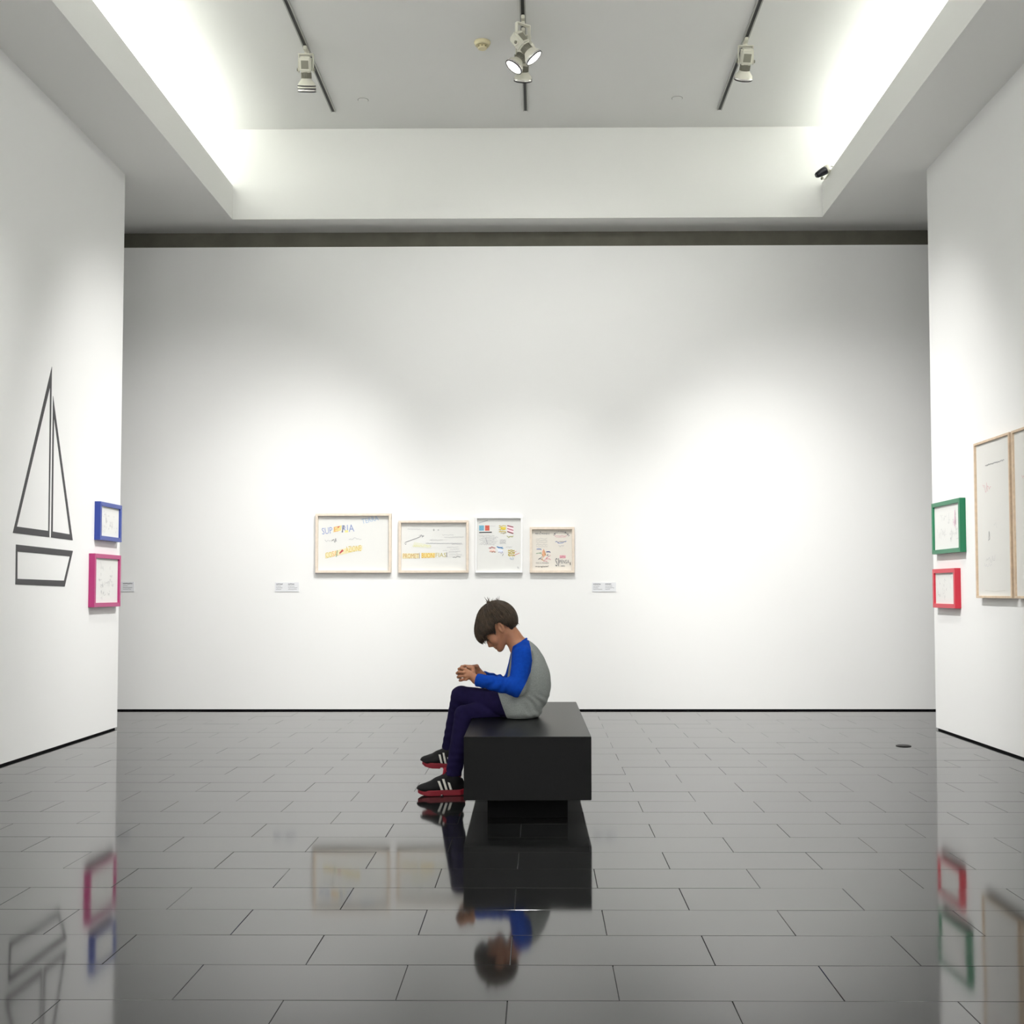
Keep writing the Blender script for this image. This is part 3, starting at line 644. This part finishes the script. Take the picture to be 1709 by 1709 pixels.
# ---- body: one continuous skin surface
S = SDF((-.62, 6.00, .02), (.22, 6.62, 1.12), .0027)
for (c, hd, hw_, hz) in SPINE: S.ell(V(*c, 6.30), (hd*PX*.86, hw_*.9, hz*.95), k=.014)
S.chain([V(864, 1078, 6.30), V(856, 1064, 6.30), H(-.03, -.05, 0)], [.049, .043, .050], .02)
S.ell(H(-.012, .008, 0), (.093, .090, .074), HR, .01)                                   # skull
S.ell(H(.035, -.035, 0), (.052, .075, .058), HR, .02)                                    # face mass
S.ell(H(.052, -.098, 0), (.026, .030, .032), HR, .02)                                    # jaw
S.cap(H(-.005, -.070, .046), H(.055, -.118, .014), .018, .014, .02); S.cap(H(-.005, -.070, -.046), H(.055, -.118, -.014), .018, .014, .02)
S.ell(H(.066, -.124, 0), (.015, .014, .018), HR, .012)                                   # chin
for q in (1, -1):
    S.ell(H(.058, -.062, q*.036), (.024, .028, .022), HR, .014)                          # cheek
    S.ell(H(.081, -.022, q*.026), (.010, .007, .024), HR, .01)                           # brow
    S.ell(H(.090, -.040, q*.031), (.012, .010, .015), HR, .006, sub=True)                # eye socket
    S.ell(H(.0735, -.040, q*.030), (.0115, .0115, .0125), HR, .002)                        # lidded eyeball
    S.ell(H(.086, -.081, q*.008), (.0075, .0055, .007), HR, .005)                        # nostril wing
    # ear: a dished oval set off the head
    er = HR @ np.array(Matrix.Rotation(q*.30, 3, 'Y')) @ np.array(Matrix.Rotation(.28, 3, 'Z'))
    S.ell(H(-.012, -.036, q*.078), (.0185, .031, .0085), er, .004)
    S.ell(H(-.008, -.033, q*.0885), (.0105, .019, .0095), er, .004, sub=True)
    S.ell(H(-.003, -.040, q*.077), (.005, .007, .005), er, .003)
S.chain([H(.072, -.026, 0), H(.078, -.056, 0), H(.082, -.080, 0)], [.012, .014, .014], .006)
S.chain([H(.083, -.030, 0), H(.091, -.058, 0), H(.099, -.076, 0)], [.007, .008, .0085], .008)   # nose
S.ell(H(.079, -.099, 0), (.0085, .0045, .017), HR, .004); S.ell(H(.077, -.108, 0), (.0085, .0048, .015), HR, .003)      # lips
S.cap(H(.089, -.1035, .016), H(.089, -.1035, -.016), .0022, .0022, .003, sub=True)
for side in (1, -1):
    a = arm_pts(side); S.chain(a, [.040, .031, .0225], .012)
    l = leg_pts(side); S.chain(l, [.062, .042, .024], .015)
    toe = (V(722, 1272, 6.43), V(754, 1272, 6.43)) if side > 0 else (V(720, 1318, 6.188), V(756, 1315, 6.203))
    S.chain([l[2], toe[1], toe[0]], [.022, .016, .012], .006)
# hands, both wrapped round the ends of a phone held flat
def hand(wr, palm, knuckles, fingers, thumb):
    S.cap(wr, palm, .0225, .021, .012)
    for kx in knuckles: S.cap(palm, kx, .017, .0095, .008)
    for f, r in fingers: S.chain(f, [r, r*.97, r*.9, r*.8], .0028)
    S.chain(thumb, [.0125, .0105, .0085], .004)
kn = [V(777, 1117.5, 6.17), V(775.5, 1122.5, 6.163), V(776, 1128, 6.163), V(778, 1133.5, 6.168)]
hand(V(795, 1134.5, 6.175), V(784, 1126, 6.175), kn,
     [([kn[0], V(769.5, 1115, 6.172), V(766, 1116.5, 6.197), V(769, 1119, 6.215)], .0083),
      ([kn[1], V(766, 1121.5, 6.165), V(763, 1123.5, 6.192), V(767, 1125.5, 6.212)], .0086),
      ([kn[2], V(766.5, 1128.5, 6.167), V(764.5, 1130, 6.192), V(768.5, 1131, 6.21)], .0083),
      ([kn[3], V(770, 1134.5, 6.172), V(767.5, 1135.5, 6.192), V(771, 1135.5, 6.207)], .0074)],
     [V(790, 1124, 6.19), V(789, 1115.5, 6.205), V(781, 1113.5, 6.228)])
kf = [V(785, 1112.5, 6.375), V(784, 1118, 6.382), V(784.5, 1123.5, 6.38), V(786.5, 1129, 6.375)]
hand(V(806, 1130, 6.375), V(796, 1119, 6.372), kf,
     [([kf[0], V(776, 1111.5, 6.372), V(770.5, 1112.5, 6.35), V(772, 1115.5, 6.332)], .0083),
      ([kf[1], V(774, 1118, 6.376), V(769, 1119, 6.354), V(771, 1122, 6.335)], .0086),
      ([kf[2], V(775, 1124.5, 6.374), V(770, 1125.5, 6.354), V(773, 1128, 6.335)], .0083),
      ([kf[3], V(779, 1130, 6.37), V(775, 1131, 6.352), V(777, 1132.5, 6.337)], .0074)],
     [V(798, 1117, 6.36), V(796, 1112, 6.345), V(787, 1112.5, 6.325)])
_, (X, Y, Z) = S.grid(S.lo, S.lo+S.h*(S.n-1)); S.v = np.where((X > -.364) & (Z < .45), np.maximum(S.v, .404-Z), S.v).astype(np.float32); del X, Y, Z
co, F = S.mesh(); del S
boy = np_mesh('person', co, F, M_skin, None, BASE); boy.location = BASE
tag(boy, 'boy in a blue sleeved grey top sitting cross-legged on the bench, bent over a phone', 'person')

# ---- eyes, lashes, brows
for q in (1, -1):
    bm = bmesh.new(); c = H(.0745, -.041, q*.030); add_tube(bm, [H(.0845, -.046, q*.018)-np.array(BASE), H(.0885, -.0465, q*.030)-np.array(BASE), H(.082, -.045, q*.043)-np.array(BASE)], [.0012, .0026, .0012], seg=6)
    from_bm('eyelashes', bm, mat('dark_lashes', (40, 28, 24), .7), boy)
    bm = bmesh.new(); add_tube(bm, [H(.0945, -.022, q*.012)-np.array(BASE), H(.094, -.017, q*.026)-np.array(BASE), H(.083, -.021, q*.044)-np.array(BASE)], [.0025, .0035, .0015], seg=6)
    from_bm('eyebrow', bm, M_hair, boy)

# ---- hair: a cap with a long fringe, overlaid with locks
HE = [((-.012, .005), (.109, .107, .086)), ((.048, -.010), (.080, .070, .066))]
Hh = SDF(HC_-.17, HC_+.17, .0036)
Hh.ell(H(*HE[0][0], 0), HE[0][1], HR, 0); Hh.ell(H(*HE[1][0], 0), HE[1][1], HR, .03)
_, (X, Y, Z) = Hh.grid(Hh.lo, Hh.lo+Hh.h*(Hh.n-1)); P = np.stack((X, Y, Z), -1)-HC_.astype(np.float32)
f_, u_, s_ = P @ HF, P @ HU, P @ HS
def hairline(f, s):
    a = np.interp(f, [-.13, -.085, -.060, -.042, -.034, -.022, .002, .012, .030, .036, .060, .085, .110, .132], [-.062, -.072, -.078, -.052, -.030, -.006, .000, -.010, -.046, -.032, -.022, -.020, -.034, -.044])
    return np.where(np.abs(s) < .045, np.interp(f, [-.13, -.05, .03, .06, .085, .110, .132], [-.075, -.078, -.02, -.012, -.022, -.036, -.046]), a)
Hh.v = np.maximum(Hh.v, (hairline(f_, s_)-u_).astype(np.float32)*.8)
Hh.v += (.0016*np.sin(f_*170+s_*120)*np.sin(s_*210+u_*40)).astype(np.float32)
co, F = Hh.mesh(); del Hh, X, Y, Z, P, f_, u_, s_
hair = np_mesh('hair', co, F, M_hair, boy, BASE)
bm = bmesh.new(); rr = random.Random(5)
def hd(f, u, s):
    """distance to the blended hair form, in the head frame"""
    ds = []
    for (cf, cu), (a, b, c) in HE:
        p = (f-cf, u-cu, s); k0 = math.sqrt((p[0]/a)**2+(p[1]/b)**2+(p[2]/c)**2); k1 = math.sqrt((p[0]/a/a)**2+(p[1]/b/b)**2+(p[2]/c/c)**2)+1e-6
        ds.append(k0*(k0-1)/k1)
    q = min(1, max(0, .5+.5*(ds[0]-ds[1])/.03)); return ds[0]*(1-q)+ds[1]*q-.03*q*(1-q)
def on_cap(d, off):
    lo, hi = .03, .2
    for _ in range(14):
        m_ = (lo+hi)/2
        if hd(.01+d[0]*m_, .0+d[1]*m_, d[2]*m_) < off: lo = m_
        else: hi = m_
    return (.01+d[0]*lo, d[1]*lo, d[2]*lo)
for n_ in range(1150):
    a = rr.uniform(0, 2*math.pi); st = rr.uniform(.02, .75); en = min(1.0, st+rr.uniform(.35, .7))
    ca, sa = math.cos(a), math.sin(a); pts = []; tw = rr.uniform(-.25, .25); off = rr.uniform(-.001, .0065); ns = 9
    for i in range(ns+1):
        t = st+(en-st)*i/ns; ph = t*2.2; aa = a+tw*(t-st)
        d = Vector((math.sin(ph)*math.cos(aa)-.30*math.cos(ph)*(1-t), math.cos(ph), math.sin(ph)*math.sin(aa)*.85)).normalized()
        e = on_cap(d, off)
        if e[1] < float(hairline(np.array(e[0]), np.array(e[2])))-.003-.010*((n_*37 % 11)/11): break
        pts.append(H(*e)-np.array(BASE))
    if len(pts) < 4: continue
    k = len(pts); w0 = rr.uniform(.0012, .0026)
    add_tube(bm, pts, [w0*(.35+.65*math.sin(math.pi*min(.98, .15+.85*i/(k-1)))) if i < k-1 else .0004 for i in range(k)], seg=4, flat=.5)
# stray upright tuft at the crown and ragged fringe tips
for n_ in range(46):
    b = V(rr.uniform(814, 832), rr.uniform(1006, 1010), 6.30+rr.uniform(-.025, .025)); L = rr.uniform(.022, .050) if n_ < 20 else rr.uniform(.010, .020)
    d = np.array((rr.uniform(-.75, .45), rr.uniform(-.4, .4), 1.0)); d /= np.linalg.norm(d); bend = np.array((rr.uniform(-.012, .004), 0, 0))
    add_tube(bm, [b-d*.014-np.array(BASE), b+d*L*.4+bend*.2-np.array(BASE), b+d*L+bend-np.array(BASE)], [.0042, .0030, .0003], seg=4)
for n_ in range(40):
    s = rr.uniform(-.055, .055); b = H(rr.uniform(.092, .120)-abs(s)*.35, rr.uniform(-.030, -.014), s)
    d = HU*-1+HF*rr.uniform(-.15, .25)+HS*rr.uniform(-.25, .25); L = rr.uniform(.012, .030)
    add_tube(bm, [b-np.array(BASE)-d*.02, b+d*L*.5-np.array(BASE), b+d*L-HF*.003-np.array(BASE)], [.0032, .0026, .0004], seg=4)
hb = np.array(BASE)
for n_ in range(16):
    s = rr.uniform(-.05, .06); b = H(-.098+abs(s)*.3, rr.uniform(-.060, -.04), s); d = HU*-1+HF*rr.uniform(-.35, .2); L = rr.uniform(.012, .026)
    add_tube(bm, [b-hb-d*.02, b+d*L*.5-hb, b+d*L-hb], [.003, .002, .0004], seg=4)
from_bm('locks', bm, M_hair2, hair)

# ---- shirt: grey body, blue raglan sleeves, blue collar
T = SDF((-.36, 5.98, .36), (.20, 6.64, .90), .0033)
for (c, hd, hw_, hz) in SPINE[:1]: T.ell(V(*c, 6.30), (hd*PX*.95, hw_, hz*.8), k=.02)
for (c, hd, hw_, hz) in SPINE[1:]: T.ell(V(c[0]+.8, c[1], 6.30), (hd*PX*.965, hw_+.004, hz), k=.014)
T.ell(V(866, 1187, 6.30), (.098, .152, .042), k=.02); T.ell(V(884, 1188, 6.30), (.062, .135, .034), k=.02)
T.ell(V(852, 1170, 6.30), (.05, .13, .05), k=.03)
for L in (leg_pts(1), leg_pts(-1)): T.cap(L[0], L[0]+(L[1]-L[0])*.45, .086, .080, .02)
for side in (1, -1):
    a = arm_pts(side); T.chain(a, [.054, .044, .034], .022)
    a3 = a[1]+(a[2]-a[1])*.45; T.ell(a3, (.040, .036, .037), k=.02)
_, (X, Y, Z) = T.grid(T.lo, T.lo+T.h*(T.n-1))
a1 = arm_pts(1); a0 = arm_pts(-1)
# folds: on the forearms across the sleeve, on the back and flank slanting down
fd = np.minimum(np.sqrt((X-a1[1][0])**2+(Z-a1[1][2])**2), .35)
wr = np.exp(-((X-(a1[1][0]+a1[2][0])/2)/.09)**2-((Z-a1[1][2]-.02)/.06)**2)
T.v += (.0036*wr*np.sin((X*.9-Z*.55)*150+Y*25+1.6*np.sin(X*41+Z*23))).astype(np.float32)
bx = V(890, 1172, 6.3); wb = np.exp(-((X-bx[0])/.10)**2-((Z-bx[2])/.055)**2)
T.v += (.0030*wb*np.sin((X*.62+Z*1.0)*120+Y*14+2.4*np.sin(X*27+.8)+1.1*np.sin(Z*61))).astype(np.float32)
bx = V(893, 1120, 6.3); wb = np.exp(-((X-bx[0])/.05)**2-((Z-bx[2])/.09)**2)
T.v += (.0010*wb*np.sin(X*150-Z*50+Y*16+1.5*np.sin(Z*33))).astype(np.float32)
# open ends: neck, cuffs, flat hem on the bench
nk = V(866, 1072, 6.3); nd = V(855, 1060, 6.3)-V(868, 1082, 6.3); nd /= np.linalg.norm(nd)
T.v = np.maximum(T.v, np.where((Z > nk[2]-.06), ((X-nk[0])*nd[0]+(Z-nk[2])*nd[2]), -1).astype(np.float32))
T.v = np.maximum(T.v, (.4005-Z).astype(np.float32))
for a in (a1, a0):
    d = a[2]-a[1]; d /= np.linalg.norm(d); e = a[2]-d*.004
    near = (np.abs(X-e[0]) < .09) & (np.abs(Y-e[1]) < .07) & (np.abs(Z-e[2]) < .08)
    T.v = np.where(near, np.maximum(T.v, ((X-e[0])*d[0]+(Y-e[1])*d[1]+(Z-e[2])*d[2]).astype(np.float32)), T.v)
# a hem line in front that leaves the thighs free
hA, hB = V(834, 1160, 6.3), V(849, 1201, 6.3); hn = np.array((-(hB-hA)[2], 0, (hB-hA)[0])); hn /= np.linalg.norm(hn)
if hn[0] > 0: hn = -hn
low = (Z < V(840, 1152, 6.3)[2]) & (X > V(828, 1160, 6.3)[0]-.15) & (Y > 6.02)
arm_d = np.full(T.v.shape, 9., np.float32)
for a in (a1, a0):
    for p, q in ((a[0], a[1]), (a[1], a[2])):
        d = q-p; t = np.clip(((X-p[0])*d[0]+(Y-p[1])*d[1]+(Z-p[2])*d[2])/(d@d), 0, 1)
        arm_d = np.minimum(arm_d, np.sqrt((X-p[0]-t*d[0])**2+(Y-p[1]-t*d[1])**2+(Z-p[2]-t*d[2])**2))
cut = ((X-hA[0])*hn[0]+(Z-hA[2])*hn[2]).astype(np.float32)
T.v = np.where((arm_d > .055) & (X < V(856, 1160, 6.3)[0]), np.maximum(T.v, np.where(Z < V(840, 1140, 6.3)[2], cut, -1)), T.v)
co, F = T.mesh(); del T, X, Y, Z, arm_d, cut, fd, wr, wb, low, near
zz_ = np.array([V(870, y, 6.3)[2] for y in (1168, 1158, 1145, 1132, 1118, 1100, 1080, 1062)])
lx_ = np.interp(co[:, 2], zz_, [V(x, 1100, 6.3)[0] for x in (862, 866, 873, 880, 886, 888.5, 886, 881)])
on = (np.abs(co[:, 0]-lx_) < .0021) & (np.abs(co[:, 1]-6.30) > .05) & (co[:, 2] > zz_[0]); co[on, 0] = lx_[on]
fc = co[F].mean(1)
def seg_d(P, p, q):
    d = q-p; t = np.clip((P-p) @ d/(d@d), 0, 1); return np.linalg.norm(P-p-t[:, None]*d, axis=1)
def sleeve_side(P, a, sg):
    low_ = np.minimum(seg_d(P, a[0]+(a[1]-a[0])*.35, a[1]), seg_d(P, a[1], a[2])) < .062
    zz = np.array([V(870, y, 6.3)[2] for y in (1168, 1158, 1145, 1132, 1118, 1100, 1080, 1062)])
    lx = np.interp(P[:, 2], zz, [V(x, 1100, 6.3)[0] for x in (862, 866, 873, 880, 886, 888.5, 886, 881)])
    sdist = (P[:, 1]-6.30)*-sg
    lim = .040+.080*np.clip((nk[2]-P[:, 2])/.2, 0, 1)
    fr = V(852, 1085, 6.3)[0]
    rag = (P[:, 2] > zz[4]-.7*np.clip(sdist-.06, -.04, .1)) & (sdist > lim*np.clip((P[:, 0]-fr)/-.02+1, .45, 1))
    arm_only = low_ & (sdist > .06)
    return (rag | arm_only) & (P[:, 0] < lx)
sl = sleeve_side(fc, a1, 1); sr = sleeve_side(fc, a0, -1) & ~sl
np_mesh('shirt_body', co, F[~sl & ~sr], M_shirt, boy, BASE)
np_mesh('sleeve', co, F[sl], M_sleeve, boy, BASE)['label'] = 'royal blue sleeve nearest the camera'
np_mesh('sleeve', co, F[sr], M_sleeve, boy, BASE)['label'] = 'royal blue sleeve on the far arm'
bm = bmesh.new(); pts = []
for k in range(25):
    a = 2*math.pi*k/24; e1 = np.array((nd[2], 0, -nd[0])); e2 = np.array((0, 1, 0)); cc = nk-nd*.004
    pts.append(cc+e1*(.045*math.cos(a)+.000)+e2*.050*math.sin(a)-np.array(BASE))
add_tube(bm, pts, .0058, seg=8, flat=1.0); from_bm('collar', bm, M_sleeve, boy)

# ---- trousers
T = SDF((-.60, 6.03, .10), (.16, 6.57, .66), .0042)
L1, L0 = leg_pts(1), leg_pts(-1)
T.chain(L1, [.074, .052, .040], .008); T.chain(L0, [.074, .052, .042], .008)
T.cap(L0[2], L0[2]+(L0[2]-L0[1])*.08, .042, .044, .004); T.cap(L1[2], L1[2]+(L1[2]-L1[1])*.1, .038, .038, .004)
T.ell(V(866, 1182, 6.30), (.085, .14, .055), k=.02)
T.cap(L0[1]+(L0[0]-L0[1])*.1, L0[1]+(L0[0]-L0[1])*.4, .05, .06, .01)
_, (X, Y, Z) = T.grid(T.lo, T.lo+T.h*(T.n-1))
for L in (L1, L0):
    m_ = np.exp(-(((X-L[1][0])/.06)**2+((Y-L[1][1])/.06)**2+((Z-L[1][2]+.03)/.07)**2))
    T.v += (.0026*m_*np.sin(Z*140+X*90+Y*30+1.5*np.sin(X*45+Z*20))).astype(np.float32)
    e = L[1]+(L[2]-L[1])*.75
    m_ = np.exp(-(((X-e[0])/.06)**2+((Y-e[1])/.06)**2+((Z-e[2])/.10)**2)); T.v += (.0024*m_*np.sin(Z*125+X*70+Y*60+1.8*np.sin(X*50-Z*31))).astype(np.float32)
T.v = np.maximum(T.v, np.where(X > -.363, .4005-Z, -1).astype(np.float32))
for L in (L1, L0):
    d = L[2]-L[1]; d /= np.linalg.norm(d); e = L[2]+d*.016
    near = (np.abs(X-e[0]) < .09) & (np.abs(Y-e[1]) < .08) & (np.abs(Z-e[2]) < .08)
    T.v = np.where(near, np.maximum(T.v, ((X-e[0])*d[0]+(Y-e[1])*d[1]+(Z-e[2])*d[2]).astype(np.float32)), T.v)
co, F = T.mesh(); del T, X, Y, Z
np_mesh('trousers', co, F, M_trous, boy, BASE)

# ---- trainers: red sole, black upper, three white stripes, laces
def shoe(heel, toe, up, label):
    heel, toe, up = map(np.array, (heel, toe, up)); f = toe-heel; L = np.linalg.norm(f); f /= L; up = up-f*(up@f); up /= np.linalg.norm(up); s = np.cross(f, up)
    R = np.stack((f, up, s), 1); P_ = lambda a, b, c=0: heel+f*(a*L)+up*b+s*c
    h = .0027
    B = SDF(np.minimum(heel, toe)-.12, np.maximum(heel, toe)+.16, h)
    B.ell(P_(.80, .036), (.056, .028, .041), R, .01); B.ell(P_(.58, .046), (.062, .036, .039), R, .02); B.ell(P_(.24, .046), (.062, .042, .036), R, .02)
    B.ell(P_(.31, .082), (.054, .040, .036), R, .02); B.cap(P_(.21, .08), P_(.23, .104), .040, .041, .012); B.ell(P_(.47, .070), (.056, .030, .030), R, .015)
    _, (X, Y, Z) = B.grid(B.lo, B.lo+B.h*(B.n-1)); Q = np.stack((X, Y, Z), -1)-heel.astype(np.float32)
    a_, b_, c_ = (Q @ f)/L, Q @ up, Q @ s
    topc = .116-.016*np.clip((a_-.30)/.2, -1, 1)**2+.10*(a_-.22)
    spring = .014*np.clip((a_-.72)/.28, 0, 1)**2+.004*np.clip((.10-a_)/.1, 0, 1)
    B.v = np.maximum(B.v, np.maximum(b_-topc, .019+spring-b_).astype(np.float32))
    B.ell(P_(.24, .120), (.036, .036, .033), R, .003, sub=True)
    co, F = B.mesh()
    o = np_mesh('shoe', co, F, M_shoe, boy, BASE); o['label'] = label
    hwid = np.interp(a_, [0, .1, .3, .5, .75, .92, 1.0], [.020, .033, .035, .036, .043, .032, .008])
    ends = np.maximum(-a_, a_-1)*L
    D = np.maximum(np.maximum(np.abs(c_)-hwid, ends), np.maximum(b_-.030-spring, spring-b_))
    gut = (np.abs(a_-.50) < .028) & (b_ < .006)
    B.v = np.where(gut, np.maximum(D, .004), D).astype(np.float32)
    co, F = B.mesh(); np_mesh('sole', co, F, M_sole, o, BASE)
    hb = np.array(BASE)
    for side in (1, -1):                                      # stripes lie on the flank
        for k in range(3):
            x0 = .57-.095*k; bm = bmesh.new(); g = []
            for i in range(7):
                v = i/6; a = x0-.07*v; b = .078-.046*v+(.010 if k else 0)*(1-v)
                wd = .030+.0125*math.sin(min(1, v*1.3+.12)*math.pi*.62)
                cw = {0: .0385, 1: .0370, 2: .0358}[k]*(.80+.24*math.sin(min(1, v+.1)*math.pi*.55))
                g.append([bm.verts.new(P_(a+e, b, side*(cw+.0010*z))-hb) for e, z in ((-.026, 0), (-.022, 2.2), (.022, 2.2), (.026, 0))])
            for q, r in zip(g, g[1:]):
                for j in range(3): bm.faces.new((q[j], q[j+1], r[j+1], r[j]) if side > 0 else (q[j+1], q[j], r[j], r[j+1]))
            from_bm('stripe', bm, M_stripe, o, smooth=True)
    bm = bmesh.new()
    for k in range(5):
        a = .66-.065*k; b = .060+.0095*k
        add_tube(bm, [P_(a, b-.006, -.022)-hb, P_(a-.01, b+.008+.001*k, 0)-hb, P_(a, b-.006, .022)-hb], .0028, seg=6)
    from_bm('laces', bm, M_lace, o)
    bm = bmesh.new(); add_tube(bm, [P_(.43, .092)-hb, P_(.415, .116)-hb, P_(.42, .140)-hb], [.020, .019, .013], seg=8, flat=.4)
    ring = [P_(.245+.150*math.cos(t), .110+.014*math.cos(t), .036*math.sin(t))-hb for t in np.linspace(0, 2*math.pi, 21)]
    add_tube(bm, ring, .0048, seg=6); from_bm('red_tongue', bm, M_redlin, o)
shoe(np.array(WZ(776, 1325.5, .0015)), np.array(WZ(697.5, 1327.5, .0015)), (0, 0, 1), 'black trainer planted on the floor')
shoe(V(771, 1283, 6.43), V(704.5, 1279, 6.43), (-.12, -.06, 1), 'black trainer dangling above the floor')

# ---- the phone in his hands
pn = V(812, 1066, 6.3)-V(778, 1118, 6.3); pn /= np.linalg.norm(pn); py_ = np.array((0., 1, 0)); px_ = np.cross(py_, pn)
pc = V(776.5, 1119, 6.272); M = Matrix([list(r) for r in np.stack((px_, py_, pn), 1)]).to_4x4(); M.translation = pc
ph = empty('phone', Vector(pc), 'dark mobile phone held flat in both of the boy\'s hands', 'phone')
M.translation = (0, 0, 0)
bm = bmesh.new(); add_box(bm, -.029, .029, -.060, .060, -.0042, .0042, M); bmesh.ops.bevel(bm, geom=bm.edges[:], offset=.003, segments=2, affect='EDGES'); from_bm('case', bm, M_phone, ph)
bm = bmesh.new(); add_box(bm, -.026, .026, -.053, .053, .0041, .0049, M); from_bm('screen', bm, mat('phone_screen', (16, 18, 24), .08), ph)
